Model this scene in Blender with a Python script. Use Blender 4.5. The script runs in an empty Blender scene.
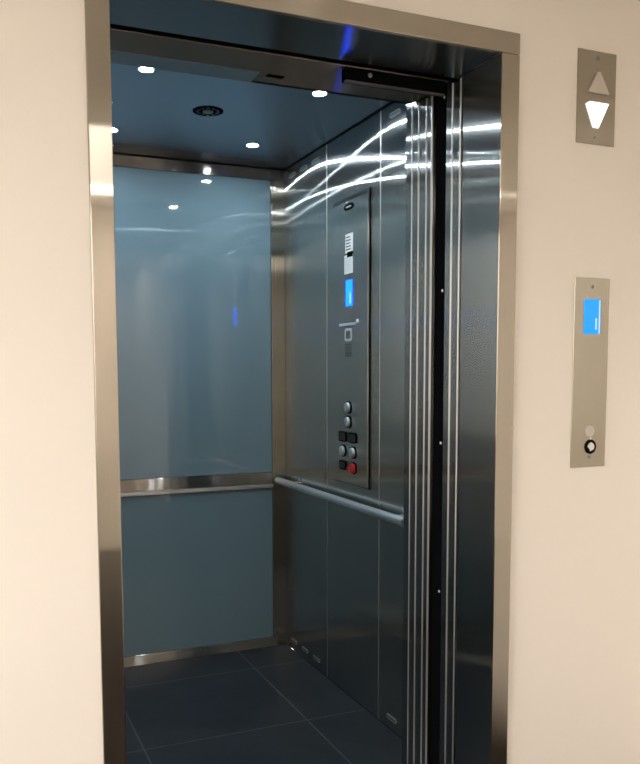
import bpy, bmesh, math, random
from mathutils import Vector, Matrix
random.seed(3)
PI = math.pi
S = bpy.context.scene
COL = S.collection

# ------------------------------------------------------------ camera
cam_d = bpy.data.cameras.new('camera')
cam = bpy.data.objects.new('camera', cam_d)
COL.objects.link(cam)
Fv = Vector((0.37798987, 0.92205478, -0.08329848))
Rv = Vector((0.92510234, -0.37968571, -0.00494266))
Uv = Vector((0.03618465, 0.07519134, 0.99651239))
CAM = Vector((-0.32428930, -1.78, 1.35))
mw = Matrix.Identity(4)
for r in range(3):
    mw[r][0] = Rv[r]; mw[r][1] = Uv[r]; mw[r][2] = -Fv[r]; mw[r][3] = CAM[r]
cam.matrix_world = mw
cam_d.sensor_fit = 'HORIZONTAL'; cam_d.sensor_width = 36.0
cam_d.lens = 802.594 * 36.0 / 640.0
cam_d.shift_x = (320 - 289.166) / 640.0
cam_d.shift_y = (440.124 - 382) / 640.0
cam_d.clip_start = 0.02
S.camera = cam

# ------------------------------------------------------------ world, light levels, exposure
DOWNLIGHT = 740.0        # elevator ceiling spots
HALL_LAMP = 1050.0        # small round lobby lamp
FILL_PANEL = 6.0          # fill panel added on the lobby ceiling for general light
HALL_STRIP = 20.0        # long lobby lamps
SKY = 13.0                # daylight through the lobby window
S.view_settings.view_transform = 'Standard'
S.view_settings.look = 'None'
S.view_settings.gamma = 1.0
S.view_settings.use_curve_mapping = False
S.view_settings.exposure = 0.0
w = bpy.data.worlds.new('sky'); S.world = w; w.use_nodes = True
nt = w.node_tree; bg = nt.nodes['Background']
tc = nt.nodes.new('ShaderNodeTexCoord'); sx = nt.nodes.new('ShaderNodeSeparateXYZ')
rp = nt.nodes.new('ShaderNodeValToRGB')
rp.color_ramp.elements[0].position = 0.45; rp.color_ramp.elements[0].color = (.30, .27, .23, 1)
rp.color_ramp.elements[1].position = 0.56; rp.color_ramp.elements[1].color = (1, .95, .88, 1)
mr = nt.nodes.new('ShaderNodeMapRange'); mr.inputs[1].default_value = -1; mr.inputs[2].default_value = 1
nt.links.new(tc.outputs['Generated'], sx.inputs[0]); nt.links.new(sx.outputs[2], mr.inputs[0])
nt.links.new(mr.outputs[0], rp.inputs[0]); nt.links.new(rp.outputs[0], bg.inputs[0])
bg.inputs[1].default_value = SKY

# ------------------------------------------------------------ materials
def mat(name, color, rough=.5, metal=0., **k):
    m = bpy.data.materials.new(name); m.use_nodes = True
    b = m.node_tree.nodes['Principled BSDF']
    b.inputs['Base Color'].default_value = (*color, 1)
    b.inputs['Roughness'].default_value = rough
    b.inputs['Metallic'].default_value = metal
    for key, v in k.items():
        b.inputs[key.replace('_', ' ')].default_value = v
    return m

def emit(name, color, strength, rough=.3):
    m = mat(name, (.02, .02, .02), rough)
    b = m.node_tree.nodes['Principled BSDF']
    b.inputs['Emission Color'].default_value = (*color, 1)
    b.inputs['Emission Strength'].default_value = strength
    return m

def N(m, t): return m.node_tree.nodes.new(t)
def Lk(m, a, b): m.node_tree.links.new(a, b)

def steel(name, color, rough, aniso=1.0, grain=(0, 0, 1), bump=.02, scale=260., noise_col=.06, streak=.83, srough=.15, sa=.93):
    """brushed steel: the highlight spreads across the grain"""
    m = mat(name, color, rough, 1.0)
    b = m.node_tree.nodes['Principled BSDF']
    b.inputs['Anisotropic'].default_value = aniso
    g = N(m, 'ShaderNodeNewGeometry')
    cr = N(m, 'ShaderNodeVectorMath'); cr.operation = 'CROSS_PRODUCT'
    cr.inputs[0].default_value = grain
    Lk(m, g.outputs['Normal'], cr.inputs[1])
    nm = N(m, 'ShaderNodeVectorMath'); nm.operation = 'NORMALIZE'
    Lk(m, cr.outputs[0], nm.inputs[0]); Lk(m, nm.outputs[0], b.inputs['Tangent'])
    t = N(m, 'ShaderNodeTexCoord'); mp = N(m, 'ShaderNodeMapping')
    mp.inputs['Scale'].default_value = tuple(scale * (.006 if abs(c) > .5 else 1) for c in grain)
    nz = N(m, 'ShaderNodeTexNoise'); nz.inputs['Scale'].default_value = 1; nz.inputs['Detail'].default_value = 2
    Lk(m, t.outputs['Object'], mp.inputs[0]); Lk(m, mp.outputs[0], nz.inputs['Vector'])
    ra = N(m, 'ShaderNodeMapRange')
    ra.inputs[3].default_value = 1 - noise_col; ra.inputs[4].default_value = 1 + noise_col
    Lk(m, nz.outputs[0], ra.inputs[0])
    mx = N(m, 'ShaderNodeVectorMath'); mx.operation = 'SCALE'; mx.inputs[0].default_value = color
    Lk(m, ra.outputs[0], mx.inputs['Scale']); Lk(m, mx.outputs[0], b.inputs['Base Color'])
    # second lobe: long thin streaks across the grain
    if streak > 0:
        gl = N(m, 'ShaderNodeBsdfAnisotropic'); gl.distribution = 'GGX'
        gl.inputs['Roughness'].default_value = srough; gl.inputs['Anisotropy'].default_value = -sa
        Lk(m, mx.outputs[0], gl.inputs['Color']); Lk(m, nm.outputs[0], gl.inputs['Tangent'])
        ms = N(m, 'ShaderNodeMixShader'); ms.inputs[0].default_value = streak
        out = m.node_tree.nodes['Material Output']
        Lk(m, b.outputs[0], ms.inputs[1]); Lk(m, gl.outputs[0], ms.inputs[2]); Lk(m, ms.outputs[0], out.inputs[0])
    # slow waviness of thin sheet
    n2 = N(m, 'ShaderNodeTexNoise'); n2.inputs['Scale'].default_value = 2.2; n2.inputs['Detail'].default_value = 1
    Lk(m, t.outputs['Object'], n2.inputs['Vector'])
    bp = N(m, 'ShaderNodeBump'); bp.inputs['Strength'].default_value = bump; bp.inputs['Distance'].default_value = .05
    Lk(m, n2.outputs[0], bp.inputs['Height']); Lk(m, bp.outputs[0], b.inputs['Normal'])
    if streak > 0: Lk(m, bp.outputs[0], gl.inputs['Normal'])
    return m

def plaster(name, color, rough=.7, s=.03):
    m = mat(name, color, rough)
    b = m.node_tree.nodes['Principled BSDF']
    t = N(m, 'ShaderNodeTexCoord'); nz = N(m, 'ShaderNodeTexNoise')
    nz.inputs['Scale'].default_value = 60; nz.inputs['Detail'].default_value = 6
    Lk(m, t.outputs['Object'], nz.inputs['Vector'])
    bp = N(m, 'ShaderNodeBump'); bp.inputs['Strength'].default_value = s; bp.inputs['Distance'].default_value = .01
    Lk(m, nz.outputs[0], bp.inputs['Height']); Lk(m, bp.outputs[0], b.inputs['Normal'])
    return m

M = {}
M['plaster'] = plaster('cream_plaster', (.90, .835, .765))
M['ceil_white'] = plaster('white_ceiling_paint', (.82, .78, .72))
M['frame'] = steel('frame_steel', (.43, .39, .335), .23, bump=.01, sa=.90, srough=.13)
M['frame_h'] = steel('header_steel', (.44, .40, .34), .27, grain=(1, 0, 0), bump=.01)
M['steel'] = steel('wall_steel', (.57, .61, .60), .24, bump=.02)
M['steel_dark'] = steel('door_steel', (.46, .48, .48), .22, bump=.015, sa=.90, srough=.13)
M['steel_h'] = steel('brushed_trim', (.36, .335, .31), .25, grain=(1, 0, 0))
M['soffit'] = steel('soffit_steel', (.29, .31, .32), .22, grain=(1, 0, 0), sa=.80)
M['ceiling'] = steel('ceiling_steel', (.34, .38, .43), .30, aniso=.6, grain=(0, 1, 0), bump=.015)
M['bright'] = mat('polished_edge', (.62, .61, .59), .38, 1.0)
M['chrome'] = mat('chrome', (.80, .82, .83), .12, 1.0)
M['rail'] = mat('satin_rail', (.86, .89, .91), .38, 1.0)
M['black'] = mat('black_plastic', (.005, .005, .006), .7, Specular_IOR_Level=0.)
M['void'] = mat('dark_shaft', (.006, .006, .005), .9, Specular_IOR_Level=0.)
M['darkmetal'] = mat('dark_bracket_metal', (.02, .019, .018), .5, .3)
M['tan'] = steel('header_plate_steel', (.34, .29, .24), .42, aniso=.5, grain=(1, 0, 0))
M['lip'] = mat('lip_steel', (.16, .15, .14), .5, .7)
M['slate_plate'] = mat('grey_cover_plate', (.17, .21, .23), .35, .5)
M['paper'] = mat('paper', (.78, .80, .80), .7)
M['ink'] = mat('ink', (.06, .07, .09), .7)
M['white_plastic'] = mat('white_mark', (.85, .85, .83), .5)
M['red'] = mat('red_button', (.55, .02, .03), .25)
M['tile_grout'] = mat('grout', (.12, .125, .13), .8)
M['led'] = emit('downlight_lens', (.82, .93, 1.0), DOWNLIGHT)
M['hall_lamp'] = emit('hall_lamp_lens', (1.0, .94, .86), HALL_LAMP)
M['hall_strip'] = emit('hall_strip_lens', (1.0, .94, .86), HALL_STRIP)
M['fill_panel'] = emit('fill_panel_lens', (1.0, .94, .86), FILL_PANEL)
M['blue_lcd'] = emit('blue_display', (.0, .33, .92), 1.15)
M['blue_lcd_car'] = emit('blue_car_display', (.0, .043, 1.0), 12.0)
M['lcd_white'] = emit('display_text', (.55, .85, 1.0), 1.0)
M['arrow_lit'] = emit('lit_arrow', (.92, .97, 1.0), 1.6)
M['arrow_off'] = mat('unlit_arrow', (.62, .57, .52), .35, .5)
M['plate'] = steel('fixture_steel', (.44, .405, .335), .34, bump=.01)
M['hub'] = mat('grille_hub', (.22, .23, .25), .4, .7)
M['etch'] = mat('etched_mark', (.62, .66, .68), .5, .4)
M['vent'] = mat('vent_slot_rim', (.62, .60, .57), .4, .8)

def glass_painted():
    m = mat('blue_back_painted_glass', (.140, .210, .250), .03)
    b = m.node_tree.nodes['Principled BSDF']
    b.inputs['IOR'].default_value = 1.6
    return m
M['glass'] = glass_painted()

def tiles():
    m = mat('slate_tile', (.018, .024, .034), .38)
    b = m.node_tree.nodes['Principled BSDF']
    t = N(m, 'ShaderNodeTexCoord'); sp = N(m, 'ShaderNodeSeparateXYZ'); Lk(m, t.outputs['Object'], sp.inputs[0])
    def joint(out, off, per):
        a = N(m, 'ShaderNodeMath'); a.operation = 'SUBTRACT'; a.inputs[1].default_value = off; Lk(m, out, a.inputs[0])
        q = N(m, 'ShaderNodeMath'); q.operation = 'PINGPONG'; q.inputs[1].default_value = per / 2; Lk(m, a.outputs[0], q.inputs[0])
        c = N(m, 'ShaderNodeMath'); c.operation = 'LESS_THAN'; c.inputs[1].default_value = .0022; Lk(m, q.outputs[0], c.inputs[0])
        return c.outputs[0]
    mx = N(m, 'ShaderNodeMath'); mx.operation = 'MAXIMUM'
    Lk(m, joint(sp.outputs[0], .885, .64), mx.inputs[0]); Lk(m, joint(sp.outputs[1], 1.0, .60), mx.inputs[1])
    nz = N(m, 'ShaderNodeTexNoise'); nz.inputs['Scale'].default_value = 5; nz.inputs['Detail'].default_value = 8; nz.inputs['Roughness'].default_value = .65
    Lk(m, t.outputs['Object'], nz.inputs['Vector'])
    rp = N(m, 'ShaderNodeValToRGB'); rp.color_ramp.elements[0].position = .3; rp.color_ramp.elements[1].position = .75
    rp.color_ramp.elements[0].color = (.007, .010, .015, 1); rp.color_ramp.elements[1].color = (.022, .028, .038, 1)
    Lk(m, nz.outputs[0], rp.inputs[0])
    mc = N(m, 'ShaderNodeMix'); mc.data_type = 'RGBA'; Lk(m, mx.outputs[0], mc.inputs[0])
    Lk(m, rp.outputs[0], mc.inputs[6]); mc.inputs[7].default_value = (.13, .14, .15, 1)
    Lk(m, mc.outputs[2], b.inputs['Base Color'])
    bp = N(m, 'ShaderNodeBump'); bp.inputs['Strength'].default_value = .25; bp.inputs['Distance'].default_value = .004
    Lk(m, nz.outputs[0], bp.inputs['Height']); Lk(m, bp.outputs[0], b.inputs['Normal'])
    return m
M['tiles'] = tiles()

def wood():
    m = mat('dark_lobby_floor', (.02, .015, .012), .6, Specular_IOR_Level=.15)
    b = m.node_tree.nodes['Principled BSDF']
    t = N(m, 'ShaderNodeTexCoord'); mp = N(m, 'ShaderNodeMapping'); mp.inputs['Scale'].default_value = (1.2, 14, 1)
    nz = N(m, 'ShaderNodeTexNoise'); nz.inputs['Scale'].default_value = 3; nz.inputs['Detail'].default_value = 5
    Lk(m, t.outputs['Object'], mp.inputs[0]); Lk(m, mp.outputs[0], nz.inputs['Vector'])
    rp = N(m, 'ShaderNodeValToRGB')
    rp.color_ramp.elements[0].color = (.012, .009, .007, 1); rp.color_ramp.elements[1].color = (.035, .027, .021, 1)
    Lk(m, nz.outputs[0], rp.inputs[0]); Lk(m, rp.outputs[0], b.inputs['Base Color'])
    return m
M['lobby_floor'] = wood()

# ------------------------------------------------------------ mesh helpers
def box(bm, x0, x1, y0, y1, z0, z1, bevel=0., seg=2):
    vs = [bm.verts.new((x, y, z)) for x in (x0, x1) for y in (y0, y1) for z in (z0, z1)]
    fs = [(0, 1, 3, 2), (4, 6, 7, 5), (0, 4, 5, 1), (2, 3, 7, 6), (0, 2, 6, 4), (1, 5, 7, 3)]
    F = [bm.faces.new([vs[i] for i in f]) for f in fs]
    if bevel > 0:
        ed = set(e for f in F for e in f.edges)
        r = bmesh.ops.bevel(bm, geom=list(ed), offset=bevel, segments=seg, affect='EDGES', profile=.5)
    return bm

def prism(bm, pts, vec, bevel=0., mi=0):
    """closed polygon extruded by vec"""
    a = [bm.verts.new(p) for p in pts]
    f = bm.faces.new(a)
    r = bmesh.ops.extrude_face_region(bm, geom=[f])
    nv = [g for g in r['geom'] if isinstance(g, bmesh.types.BMVert)]
    bmesh.ops.translate(bm, verts=nv, vec=vec)
    fs = set(f2 for v in nv + a for f2 in v.link_faces)
    for q in fs: q.material_index = mi
    if bevel > 0:
        ed = set(e for q in fs for e in q.edges)
        bmesh.ops.bevel(bm, geom=list(ed), offset=bevel, segments=2, affect='EDGES', profile=.5)
    return bm

def frame_axes(axis):
    z = Vector(axis).normalized()
    up = Vector((0, 0, 1)) if abs(z.z) < .9 else Vector((0, 1, 0))
    x = up.cross(z).normalized(); y = z.cross(x)
    return x, y, z

def lathe(bm, c, axis, prof, seg=32):
    """prof: list of (radius, height along axis); radius 0 closes"""
    x, y, z = frame_axes(axis); c = Vector(c); rings = []
    for r, h in prof:
        if r <= 1e-7: rings.append([bm.verts.new(c + z * h)])
        else: rings.append([bm.verts.new(c + z * h + (x * math.cos(2 * PI * i / seg) + y * math.sin(2 * PI * i / seg)) * r) for i in range(seg)])
    for a, b in zip(rings, rings[1:]):
        for i in range(seg):
            j = (i + 1) % seg
            if len(a) == 1 and len(b) == 1: continue
            if len(a) == 1: bm.faces.new((a[0], b[i], b[j]))
            elif len(b) == 1: bm.faces.new((a[i], b[0], a[j]))
            else: bm.faces.new((a[i], b[i], b[j], a[j]))
    return bm

def tube(bm, pts, r, seg=24):
    pts = [Vector(p) for p in pts]; rings = []
    for i, p in enumerate(pts):
        d = (pts[min(i + 1, len(pts) - 1)] - pts[max(i - 1, 0)]).normalized()
        x, y, z = frame_axes(d)
        rr = r[i] if isinstance(r, (list, tuple)) else r
        rings.append([bm.verts.new(p + (x * math.cos(2 * PI * k / seg) + y * math.sin(2 * PI * k / seg)) * rr) for k in range(seg)])
    for a, b in zip(rings, rings[1:]):
        for k in range(seg): bm.faces.new((a[k], b[k], b[(k + 1) % seg], a[(k + 1) % seg]))
    bm.faces.new(rings[0]); bm.faces.new(rings[-1])
    return bm

def obj(name, bm, mats, parent=None, smooth=False, loc=(0, 0, 0)):
    bmesh.ops.recalc_face_normals(bm, faces=bm.faces[:])
    me = bpy.data.meshes.new(name)
    if any(loc): bmesh.ops.translate(bm, verts=bm.verts[:], vec=-Vector(loc))
    bm.to_mesh(me); bm.free()
    for mm in (mats if isinstance(mats, (list, tuple)) else [mats]): me.materials.append(mm)
    o = bpy.data.objects.new(name, me); COL.objects.link(o)
    if smooth:
        for p in me.polygons: p.use_smooth = True
        mod = o.modifiers.new('edge_split', 'EDGE_SPLIT'); mod.split_angle = math.radians(35)
    if parent is not None:
        o.parent = parent
        o.location = Vector(loc) - parent.matrix_world.translation if parent.parent is None else Vector(loc)
        base = Vector(parent.location) if parent.parent is None else Vector(parent.parent.location) + Vector(parent.location)
        o.location = Vector(loc) - base
    else:
        o.location = loc
    return o

def thing(name, label, cat, loc=(0, 0, 0), group=None):
    o = bpy.data.objects.new(name, None); COL.objects.link(o); o.location = loc
    o.empty_display_size = .05
    o['label'] = label; o['category'] = cat
    if group: o['group'] = group
    return o
def tag(o, label, cat, group=None):
    o['label'] = label; o['category'] = cat
    if group: o['group'] = group
    return o
def struct(name, bm, m):
    o = obj(name, bm, m); o['kind'] = 'structure'; return o
def B(*a, **k): return box(bmesh.new(), *a, **k)

# ------------------------------------------------------------ key dimensions (metres, from the photograph's perspective)
XJ = 1.0065      # right jamb face
XO = 1.0633      # outer edge of the frame
XL = -.0515      # outer edge on the left
ZI = 2.1754      # underside of header
ZO = 2.2292
XW = 1.1417      # car's right wall
XC = -.02        # car's left wall
YB = 1.843       # car's back wall
ZC = 2.3108      # car's ceiling
LZ = 2.60        # lobby ceiling
LX0, LX1, LY = -2.40, 1.66, -4.4

# ------------------------------------------------------------ lobby shell
b = bmesh.new()
box(b, LX0 - .1, -.004, .012, .15, 0, LZ + .1)
box(b, XJ + .016, LX1 + .1, .012, .15, 0, LZ + .1)
box(b, -.004, XJ + .016, .012, .15, ZI + .016, LZ + .1)
struct('wall_front', b, M['plaster'])
b = bmesh.new()
wy0, wy1, wz0, wz1 = -2.30, -.12, .85, 2.35
box(b, LX0 - .1, LX0, LY, wy0, 0, LZ); box(b, LX0 - .1, LX0, wy1, .012, 0, LZ)
box(b, LX0 - .1, LX0, wy0, wy1, 0, wz0); box(b, LX0 - .1, LX0, wy0, wy1, wz1, LZ)
struct('wall_left', b, M['plaster'])
struct('wall_right', B(LX1, LX1 + .1, LY, .012, 0, LZ), M['plaster'])
struct('wall_back', B(LX0 - .1, LX1 + .1, LY - .1, LY, 0, LZ), M['plaster'])
struct('floor', B(LX0 - .1, LX1 + .1, LY - .1, .175, -.1, 0), M['lobby_floor'])
struct('ceiling', B(LX0 - .1, LX1 + .1, LY - .1, .012, LZ, LZ + .1), M['ceil_white'])
# lobby window
b = bmesh.new()
t = .05
for (a0, a1, c0, c1) in ((wy0, wy1, wz0, wz0 + t), (wy0, wy1, wz1 - t, wz1), (wy0, wy0 + t, wz0 + t, wz1 - t), (wy1 - t, wy1, wz0 + t, wz1 - t), ((wy0 + wy1) / 2 - .02, (wy0 + wy1) / 2 + .02, wz0 + t, wz1 - t)):
    box(b, LX0 - .07, LX0 - .02, a0, a1, c0, c1, .004)
struct('window_1', b, mat('window_frame_paint', (.8, .78, .74), .4))

# ------------------------------------------------------------ hoistway behind the wall (dark shaft)
b = bmesh.new()
X0, X1, Y1 = -.75, 1.75, 2.05
box(b, X0 - .1, X0, .15, Y1, -.1, LZ + .1); box(b, X1, X1 + .1, .15, Y1, -.1, LZ + .1)
box(b, X0 - .1, X1 + .1, Y1, Y1 + .1, -.1, LZ + .1); box(b, X0 - .1, X1 + .1, .15, Y1 + .1, LZ + .1, LZ + .2)
box(b, X0 - .1, X1 + .1, .176, Y1 + .1, -.25, -.15)
struct('wall_shaft', b, M['void'])

# ------------------------------------------------------------ car shell
struct('floor_car', B(XC, XW, .30, YB, -.08, 0), M['tiles'])
b = B(XC - .03, XC - .022, .45, YB + .03, 0, ZC + .03)
struct('wall_car_left', b, M['void'])
struct('wall_car_right', B(XW + .022, XW + .03, .50, YB + .03, 0, ZC + .03), M['darkmetal'])
struct('wall_car_back', B(XC - .02, XW + .02, YB + .022, YB + .03, 0, ZC + .03), M['darkmetal'])
struct('ceiling_car', B(XC + .006, XW - .007, .452, YB - .006, ZC, ZC + .02, bevel=.002), M['ceiling'])
struct('ceiling_backing', B(XC - .02, XW + .021, .45, YB + .02, ZC + .032, ZC + .04), M['void'])

# steel wall panels on the right side with their vent slots
def vent(parent, x, y, z, nx):
    """obround slot: raised rim around a shallow pale insert"""
    def cap(rad, xx, flip=1):
        pts = []
        for i in range(17):
            a = -PI / 2 + PI * i / 16; pts.append((xx, y + .028 + rad * math.cos(a), z + rad * math.sin(a)))
        for i in range(17):
            a = PI / 2 + PI * i / 16; pts.append((xx, y - .028 + rad * math.cos(a), z + rad * math.sin(a)))
        return pts
    bm = bmesh.new()
    prism(bm, cap(.0085, x), (nx * .0022, 0, 0))
    o = obj('vent_slot', bm, M['vent'], parent)
    bm = bmesh.new()
    prism(bm, cap(.0060, x + nx * .0022), (nx * .0006, 0, 0))
    obj('slot_opening', bm, M['slate_plate'], o)
    return o
g = .0019
for (y0, y1, slots, lab) in ((1.364, 1.842, (1.742, 1.612, 1.480), 'brushed steel wall panel in the back right corner with three slots top and bottom'),
                             (.895, 1.364, (), 'brushed steel wall panel behind the button panel'),
                             (.486, .895, (.790,), 'brushed steel wall panel beside the open doors where the handrail is cut off')):
    T = thing('steel_panel', lab, 'wall panel', (XW, (y0 + y1) / 2, 0), 'steel panels of the right car wall')
    obj('metal_sheet', B(XW, XW + .02, y0 + g, y1 - g, .002, ZC - .004, bevel=.0012), M['steel'], T)
    for s in slots:
        vent(T, XW, s, 2.266, -1); vent(T, XW, s, .047, -1)
for i, y in enumerate((.895, 1.364)):
    bm = bmesh.new(); lathe(bm, (XW + .0006, y, .004), (0, 0, 1), [(0, 0), (.0017, 0), (.0017, ZC - .010), (0, ZC - .010)], 16)
    o = obj('trim_%d' % (i + 1), bm, M['bright'], smooth=True); o['kind'] = 'structure'

# glass panels, back wall and left wall (blue painted glass in steel trims)
def glass_panel(lab, x0, x1, y0, y1, z0, z1):
    o = obj('glass_panel', B(x0, x1, y0, y1, z0, z1, bevel=.0015), M['glass'])
    return tag(o, lab, 'glass panel', 'blue glass panels of the car')
glass_panel('tall blue-grey glass panel on the back wall above the steel rail', .05, 1.070, YB, YB + .02, .872, 2.256)
glass_panel('dark blue-grey glass panel on the back wall below the steel rail', .05, 1.070, YB, YB + .02, .050, .795)
for (y0, y1, lab) in ((.520, .895, 'brushed steel wall panel of the left car wall nearest the doorway'),
                      (.895, 1.364, 'brushed steel wall panel in the middle of the left car wall'),
                      (1.364, YB - .002, 'brushed steel wall panel at the back of the left car wall')):
    T = thing('steel_panel', lab, 'wall panel', (XC, (y0 + y1) / 2, 0), 'steel panels of the left car wall')
    obj('metal_sheet', B(XC - .02, XC, y0 + g, y1 - g, .002, ZC - .004, bevel=.0012), M['steel'], T)
k = 3
def trim(bm, m):
    global k
    struct('trim_%d' % k, bm, m); k += 1
trim(B(XC, XW - .001, YB - .006, YB + .021, 2.257, ZC - .004, bevel=.0015), M['steel_h'])          # back top
trim(B(.0, 1.088, YB - .006, YB + .021, .001, .050, bevel=.002), M['steel_h'])                      # back bottom
trim(B(.0, 1.072, YB - .008, YB + .021, .815, .871, bevel=.002), M['steel_h'])                      # back middle
trim(B(.0, 1.072, YB - .012, YB + .021, .796, .813, bevel=.002), M['bright'])                       # lip below
trim(B(1.089, XW - .001, YB - .007, YB + .021, .001, 2.2565, bevel=.0015), M['frame'])              # corner post
trim(B(1.071, 1.0875, YB - .009, YB + .021, .0505, 2.2565, bevel=.0015), M['frame'])                # post's inner strip
trim(B(XC + .001, .048, YB - .007, YB + .021, .0505, 2.2565, bevel=.0015), M['frame'])              # left corner post
# front returns of the car, either side of its opening
trim(B(XJ, XW + .021, .4475, .484, .002, ZC - .003, bevel=.0015), M['steel_dark'])
trim(B(XC - .02, -.001, .4475, .518, .002, ZC - .003, bevel=.0015), M['steel_dark'])

# ------------------------------------------------------------ landing door frame
T = thing('doorway_surround', 'brushed steel frame around the open elevator doorway in the cream wall', 'door frame', (.5, 0, 0)); T['kind'] = 'thing'
# jamb: L profile, face strip plus return
def jamb(x_in, x_out, s):
    pts = [(x_in, 0, 0), (x_out, 0, 0), (x_out, .0115, 0), (x_in + s * .012, .0115, 0), (x_in + s * .012, .174, 0), (x_in, .174, 0)]
    bm = bmesh.new(); prism(bm, pts, (0, 0, ZI - .0006), bevel=.0024)
    bmesh.ops.recalc_face_normals(bm, faces=bm.faces[:])
    for f in bm.faces:
        if abs(f.normal.x) > .9 and abs(f.calc_center_median().x - x_in) < .001 and f.calc_area() > .05: f.material_index = 1
    obj('jamb', bm, [M['frame'], M['steel_dark']], T)
jamb(XJ, XO, 1); jamb(0, XL, -1)
pts = [(XL, 0, ZO), (XL, 0, ZI), (XL, .206, ZI), (XL, .206, ZI + .012), (XL, .011, ZI + .012), (XL, .011, ZO)]
def header():
    # face strip across the full width, soffit only between the jambs
    bm = bmesh.new(); box(bm, XL, XO, 0, .0115, ZI, ZO, bevel=.002); obj('header', bm, M['frame_h'], T)
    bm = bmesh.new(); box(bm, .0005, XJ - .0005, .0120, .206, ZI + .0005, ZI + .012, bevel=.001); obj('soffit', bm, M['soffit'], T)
    obj('gap_shade_plate', B(.0005, XJ - .0005, .2065, .2355, ZI + .003, ZI + .012), M['black'], T)  # black plate added so the gap behind the soffit stays dark, no real seal
header()

def bead(y, r, parent):
    bm = bmesh.new(); lathe(bm, (XJ + .0008, y, .008), (0, 0, 1), [(0, 0), (r, 0), (r, ZI - .014), (0, ZI - .014)], 20)
    return obj('edge_trim', bm, M['bright'], parent, smooth=True)
# ------------------------------------------------------------ landing doors, slid open into the right pocket
T = thing('landing_door', 'two telescoped steel landing door panels slid open beside the jamb', 'elevator door', (1.2, .2, 0))
for (y0, y1) in ((.182, .2215), (.2225, .258)):
    d = obj('door_panel', B(XJ + .001, 1.56, y0, y1, .006, ZI + .03, bevel=.0015), M['steel_dark'], T)
    bead(y0 + .0028, .0028, d)
# ------------------------------------------------------------ car doors
T = thing('elevator_door', 'three telescoped steel car door panels slid open behind the black gap', 'elevator door', (1.2, .38, 0))
for (y0, y1) in ((.329, .3595), (.3605, .4035), (.4045, .446)):
    d = obj('door_panel', B(XJ + .001, 1.56, y0, y1, .006, ZI + .03, bevel=.0015), M['steel_dark'], T)
    wd = .0036 if y0 < .33 else .0026
    bead(y0 + wd, wd, d)
bead(.4465, .0022, T)
# light curtain strip in the running gap
T = thing('light_curtain', 'black vertical light curtain strip with tiny screws in the gap between the doors', 'door sensor', (1.04, .29, 0))
obj('strip', B(1.017, 1.05, .262, .3275, .006, 2.2, bevel=.002), M['black'], T)
for z in (2.150, 1.592, 1.137, .680):
    bm = bmesh.new(); lathe(bm, (1.017, .283, z), (-1, 0, 0), [(.0042, 0), (.0042, .0012), (.003, .002), (0, .0022)], 16)
    obj('screw', bm, M['white_plastic'], T, smooth=True)

# ------------------------------------------------------------ car door header (transom)
T = thing('car_door_header', 'tan steel header over the car doorway with a dark slot and cover plate', 'door header', (.5, .35, ZI))
bm = bmesh.new()
box(bm, XC - .02, XJ - .005, .236, .360, ZI, 2.33, bevel=.0004)
box(bm, .477, XJ - .005, .3602, .432, ZI, 2.33, bevel=.002)
box(bm, XC - .02, .4768, .3602, .443, ZI + .02, 2.33, bevel=.002)
obj('soffit_plate', bm, M['tan'], T)
obj('cover_plate', B(XC - .02, .474, .3625, .444, ZI - .001, ZI + .0195, bevel=.001), M['slate_plate'], T)
obj('slot', B(.498, .548, .366, .386, ZI - .001, ZI + .003), M['black'], T)
obj('inner_lip', B(XC + .001, XJ - .005, .4325 + .0117, .4465, ZI + .001, ZC - .004), M['steel_dark'], T)
T2 = thing('door_lock_housing', 'black door lock housing hanging under the car door header near the top right', 'door mechanism', (.82, .25, ZI))
obj('housing', B(.672, .985, .234, .262, ZI - .036, ZI - .0006, bevel=.002), M['black'], T2)
obj('lip', B(.672, .985, .232, .248, ZI - .0395, ZI - .0362, bevel=.0008), M['lip'], T2)
bm = bmesh.new(); lathe(bm, (.745, .234, ZI - .016), (0, -1, 0), [(.006, 0), (.006, .003), (.004, .004), (0, .004)], 20)
obj('bolt', bm, M['hub'], T2, smooth=True)

# ------------------------------------------------------------ car ceiling fittings
def downlight(x, y, lab):
    T = thing('downlight', lab, 'ceiling light', (x, y, ZC), 'round LED downlights in the car ceiling')
    bm = bmesh.new(); lathe(bm, (x, y, ZC), (0, 0, -1), [(.0225, .0), (.029, .0), (.029, .0012), (.026, .0022), (.0225, .0015), (.0225, .0)], 40)
    obj('trim_ring', bm, M['chrome'], T, smooth=True)
    bm = bmesh.new(); lathe(bm, (x, y, ZC), (0, 0, -1), [(.0222, .0), (.0222, .001), (.0, .0013)], 40)
    obj('lens', bm, M['led'], T, smooth=True)
downlight(.260, .822, 'round lit downlight in the car ceiling, front left, near the door header')
downlight(.862, .822, 'round lit downlight in the car ceiling, front right, just under the door header')
downlight(.860, 1.500, 'round lit downlight in the car ceiling at the back right corner')
downlight(.268, 1.500, 'round lit downlight in the car ceiling at the back left, half hidden by the frame')

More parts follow.
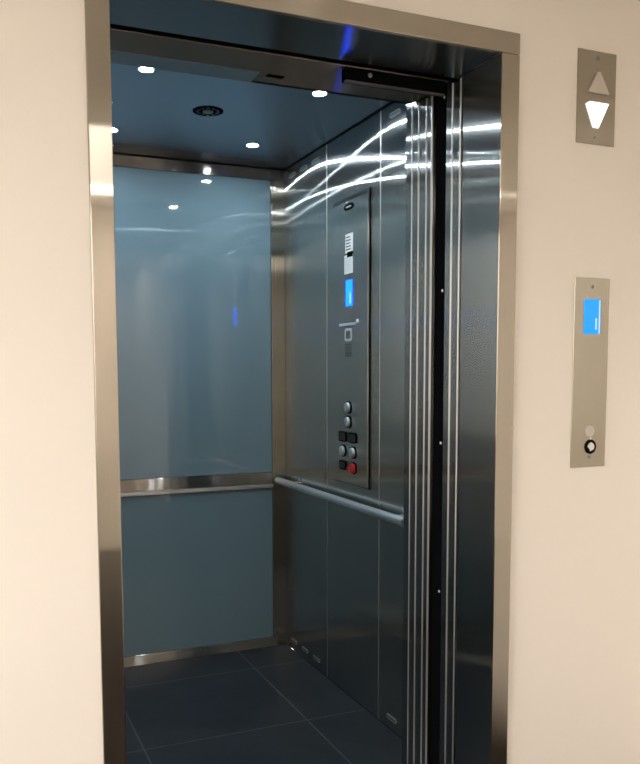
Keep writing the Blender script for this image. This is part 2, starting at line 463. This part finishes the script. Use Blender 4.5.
T = thing('ceiling_vent', 'round dark rosette vent grille in the middle of the car ceiling', 'vent', (.558, 1.143, ZC))
gx, gy = .558, 1.143
bm = bmesh.new()
pts = []
for i in range(120):
    a = 2 * PI * i / 120; r = .053 + .0035 * abs(math.cos(6 * a)) ** .6
    pts.append((gx + r * math.cos(a), gy + r * math.sin(a), ZC - .0))
prism(bm, pts, (0, 0, -.002)); obj('rosette', bm, M['black'], T)
bm = bmesh.new()
for i in range(12):
    a = 2 * PI * (i + .5) / 12
    lathe(bm, (gx + .038 * math.cos(a), gy + .038 * math.sin(a), ZC - .002), (0, 0, -1), [(.0050, 0), (.0062, .0), (.0062, .0012), (.0050, .0012), (.0050, 0)], 16)
obj('hole_rims', bm, M['slate_plate'], T)
bm = bmesh.new(); lathe(bm, (gx, gy, ZC - .002), (0, 0, -1), [(.020, 0), (.020, .002), (.017, .0035), (0, .0035)], 32)
obj('hub', bm, M['hub'], T, smooth=True)

# ------------------------------------------------------------ handrail
T = thing('handrail', 'round satin steel handrail along the right car wall', 'handrail', (XW, 1.2, .834))
xr, zr, rr = 1.082, .834, .0165
n = 8
pts = [(xr, .60, zr)] + [(xr, .62 + i * .1, zr) for i in range(12)]
radii = [rr] * len(pts)
for i in range(1, n + 1):
    a = PI / 2 * i / n
    pts.append((xr, 1.795 + .0165 * math.sin(a), zr)); radii.append(max(.0008, rr * math.cos(a)))
bm = bmesh.new(); tube(bm, pts, radii, 32); obj('rail', bm, M['rail'], T, smooth=True)
for y in (1.66, .70):
    bm = bmesh.new(); lathe(bm, (xr + .012, y, zr + .002), (1, 0, 0), [(.0075, 0), (.0075, XW - xr - .016), (.022, XW - xr - .016), (.022, XW - xr - .012), (0, XW - xr - .012)], 24)
    obj('bracket', bm, M['chrome'], T, smooth=True)

# ------------------------------------------------------------ control panel
XF = 1.129
T = thing('control_panel', 'tall steel button panel with blue display on the right car wall', 'control panel', (XW, 1.12, 1.47))
bm = bmesh.new()
y0, y1, z0, z1 = .970, 1.285, .893, 2.050
# body with sloping top and a chamfered bottom
pts = [(XW - .001, y0, z0), (XF, y0, z0 + .010), (XF, y0, z1 - .022), (XW - .001, y0, z1)]
prism(bm, pts, (0, y1 - y0, 0), bevel=.0005)
obj('faceplate', bm, M['steel'], T)
obj('shadow_gap', B(XW - .006, XW - .0005, y0 - .004, y0 - .0005, z0 + .002, z1 - .002), M['black'], T)
# name plate (dark oval with a pale mark)
def oval(bm, y, z, ry, rz, x0, dx, seg=32, p=2.6):
    pts = []
    for i in range(seg):
        a = 2 * PI * i / seg; c, s = math.cos(a), math.sin(a)
        pts.append((x0, y + ry * math.copysign(abs(c) ** (2 / p), c), z + rz * math.copysign(abs(s) ** (2 / p), s)))
    prism(bm, pts, (dx, 0, 0)); return bm
o = obj('name_plate', oval(bmesh.new(), 1.128, 2.005, .042, .013, XF, -.002), M['black'], T)
bm = bmesh.new()
yy = 1.152
for wdt, h0, h1 in ((.006, -.003, .004), (.006, -.004, .003), (.007, -.003, .004), (.006, -.004, .003), (.006, -.003, .005), (.006, -.004, .004)):
    box(bm, XF - .0024, XF - .002, yy - wdt, yy, 2.005 + h0 * .55, 2.005 + h1 * .55); yy -= wdt + .0015
obj('mark', bm, M['paper'], o)
# paper notices
def notice(yc, hw, za, zb, nlines):
    bm = bmesh.new(); box(bm, XF - .0012, XF, yc - hw, yc + hw, za, zb)
    n = obj('paper_notice', bm, M['paper'], T)
    bm = bmesh.new()
    st = (zb - za - .014) / nlines
    for i in range(nlines):
        z = zb - .007 - (i + .5) * st; a = random.uniform(.6, .92)
        box(bm, XF - .0016, XF - .0012, yc + hw * .85 - 2 * hw * .85 * a, yc + hw * .85, z - st * .2, z + st * .2)
    n2 = obj('print_lines', bm, M['ink'] if nlines < 8 else M['etch'], n)
    return n
notice(1.127, .033, 1.826, 1.900, 5)['label'] = 'upper white paper notice'
notice(1.131, .037, 1.744, 1.818, 9)['label'] = 'lower white paper notice'
obj('black_tag', B(XF - .0026, XF - .0016, 1.092, 1.140, 1.808, 1.829), M['black'], T)
d = obj('display', B(XF - .002, XF + .001, 1.099, 1.153, 1.616, 1.718, bevel=.001), M['blue_lcd_car'], T)
bm = bmesh.new(); box(bm, XF - .0026, XF - .002, 1.108, 1.118, 1.625, 1.668)
obj('display_text', bm, M['lcd_white'], d)
# tag slot and intercom mark
bm = bmesh.new(); box(bm, XF - .003, XF, 1.068, 1.215, 1.538, 1.549, bevel=.002); obj('card_slot', bm, M['etch'], T)
bm = bmesh.new(); lathe(bm, (XF, 1.052, 1.552), (-1, 0, 0), [(.008, 0), (.008, .002), (.005, .005), (0, .006)], 20); obj('screw', bm, M['white_plastic'], T, smooth=True)
o = obj('intercom_plate', oval(bmesh.new(), 1.133, 1.502, .031, .026, XF, -.0012, p=6), M['etch'], T)
bm = bmesh.new(); oval(bm, 1.133, 1.502, .020, .016, XF - .0012, -.0006, p=5); obj('handset_mark', bm, M['steel_dark'], o)
bm = bmesh.new()
for i in range(5):
    for j in range(4):
        oval(bm, 1.110 + j * .015, 1.462 - i * .011, .004, .003, XF, -.0006, seg=10, p=2)
obj('speaker_holes', bm, M['darkmetal'], T)
def round_button(y, z, r=.0215, lab=None, m='rail'):
    bm = bmesh.new(); lathe(bm, (XF, y, z), (-1, 0, 0), [(r + .004, 0), (r + .004, .003), (r, .005), (r, .0055)], 32)
    o = obj('button', bm, M['black'], T, smooth=True)
    bm = bmesh.new(); lathe(bm, (XF - .002, y, z), (-1, 0, 0), [(r - .001, 0), (r - .001, .009), (r - .004, .0125), (r * .5, .0135), (0, .0138)], 32)
    obj('button_cap', bm, M[m], o, smooth=True)
    if lab: o['label'] = lab
round_button(1.126, 1.210); round_button(1.126, 1.151)
for y in (1.176, 1.086):
    o = obj('button', oval(bmesh.new(), y, 1.0895, .034, .021, XF, -.006, p=6), M['black'], T)
    o['label'] = 'dark square button'
    obj('button_cap', oval(bmesh.new(), y, 1.0895, .028, .016, XF - .006, -.002, p=6), M['darkmetal'], o)
round_button(1.174, 1.031); round_button(1.083, 1.030)
o = obj('button', oval(bmesh.new(), 1.176, .972, .030, .019, XF, -.006, p=5), M['black'], T)
obj('button_cap', oval(bmesh.new(), 1.176, .972, .024, .013, XF - .006, -.002, p=5), M['darkmetal'], o)
round_button(1.080, .968, .021, 'red alarm button', 'red')
obj('key_tag', B(XF - .012, XF - .003, 1.108, 1.128, .957, .969, bevel=.003), M['red'], T)

# ------------------------------------------------------------ hall lantern
def tri(bm, pts, y0, y1):
    prism(bm, [(x, y0, z) for x, z in pts], (0, y1 - y0, 0)); return bm
T = thing('hall_lantern', 'steel arrow indicator plate on the cream wall at upper right, down arrow lit', 'direction indicator', (1.32, .012, 2.097))
obj('plate', B(1.256, 1.390, .001, .005, 1.973, 2.222, bevel=.0012), M['plate'], T)
o = obj('up_arrow', tri(bmesh.new(), [(1.289, 2.110), (1.364, 2.110), (1.331, 2.166), (1.321, 2.166)], .001, -.004), M['arrow_off'], T)
o = obj('down_arrow', tri(bmesh.new(), [(1.284, 2.078), (1.298, 2.086), (1.366, 2.086), (1.331, 2.017), (1.311, 2.017)], .001, -.001), M['arrow_lit'], T)
def screw(x, z, T, y=.001):
    bm = bmesh.new(); lathe(bm, (x, y, z), (0, -1, 0), [(.0048, 0), (.0048, .001), (.003, .0022), (0, .0024)], 20)
    obj('screw', bm, M['hub'], T, smooth=True)
screw(1.323, 2.203, T); screw(1.320, 1.991, T)
T.location += Vector((.0063, .007, .0033))

# ------------------------------------------------------------ call station
T = thing('call_station', 'tall steel call plate with blue display and call button on the cream wall', 'call panel', (1.325, .012, 1.345))
obj('plate', B(1.264, 1.388, .001, .005, 1.078, 1.612, bevel=.0012), M['plate'], T)
d = obj('display', B(1.297, 1.356, -.0005, .002, 1.455, 1.553), M['blue_lcd'], T)
bm = bmesh.new(); box(bm, 1.350, 1.354, -.0012, -.0005, 1.457, 1.550); box(bm, 1.338, 1.343, -.0012, -.0005, 1.468, 1.500)
obj('display_text', bm, M['lcd_white'], d)
screw(1.325, 1.587, T); screw(1.330, 1.107, T)
bm = bmesh.new(); lathe(bm, (1.330, .001, 1.181), (0, -1, 0), [(.0165, 0), (.0165, .0008), (.0145, .0014), (0, .0014)], 32); obj('key_switch', bm, M['arrow_off'], T, smooth=True)
bm = bmesh.new(); lathe(bm, (1.333, .001, 1.160), (0, -1, 0), [(.004, 0), (.004, .001), (0, .0014)], 16); obj('indicator_dot', bm, M['arrow_off'], T, smooth=True)
bm = bmesh.new(); lathe(bm, (1.332, .001, 1.136), (0, -1, 0), [(.0205, 0), (.0205, .002), (.018, .003), (.012, .002)], 36); o = obj('call_button', bm, M['black'], T, smooth=True)
bm = bmesh.new(); lathe(bm, (1.332, .001, 1.136), (0, -1, 0), [(.0125, 0), (.0125, .004), (.010, .0065), (.004, .0075), (0, .0076)], 32); obj('button_cap', bm, M['chrome'], o, smooth=True)

T.location += Vector((.0063, .007, 0))
# ------------------------------------------------------------ lobby lamps (out of frame, they light the lobby)
T = thing('strip_lamp', 'short narrow white lamp on the lobby ceiling to the right', 'ceiling light', (1.28, -2.15, LZ))
obj('housing', B(1.25, 1.31, -2.36, -1.93, LZ - .03, LZ - .001, bevel=.003), M['white_plastic'], T)
obj('diffuser', B(1.26, 1.30, -2.35, -1.94, LZ - .034, LZ - .0302), M['hall_strip'], T)
T = thing('fill_panel_lamp', 'large white fill light panel added on the lobby ceiling at the back left, unseen', 'ceiling light', (-.2, -3.1, LZ))  # added unseen panel, gives the lobby its general fill light
obj('housing', B(-.72, .42, -3.92, -2.38, LZ - .02, LZ - .001, bevel=.003), M['white_plastic'], T)
obj('diffuser', B(-.70, .40, -3.90, -2.40, LZ - .023, LZ - .0202), M['fill_panel'], T)
for lx, ly, lab in ((.60, -3.75, 'small round lamp on the lobby ceiling behind the viewer'), (1.30, -3.75, 'small round fill lamp added on the lobby ceiling by the right wall, unseen')):  # second lamp is added to brighten the right part of the front wall
    T = thing('round_lamp', lab, 'ceiling light', (lx, ly, LZ), 'round lobby lamps')
    bm = bmesh.new(); lathe(bm, (lx, ly, LZ), (0, 0, -1), [(.03, 0), (.045, 0), (.045, .004), (.03, .006), (.03, 0)], 36); obj('trim_ring', bm, M['white_plastic'], T, smooth=True)
    bm = bmesh.new(); lathe(bm, (lx, ly, LZ), (0, 0, -1), [(.029, 0), (.029, .003), (0, .003)], 36); obj('lens', bm, M['hall_lamp'], T, smooth=True)
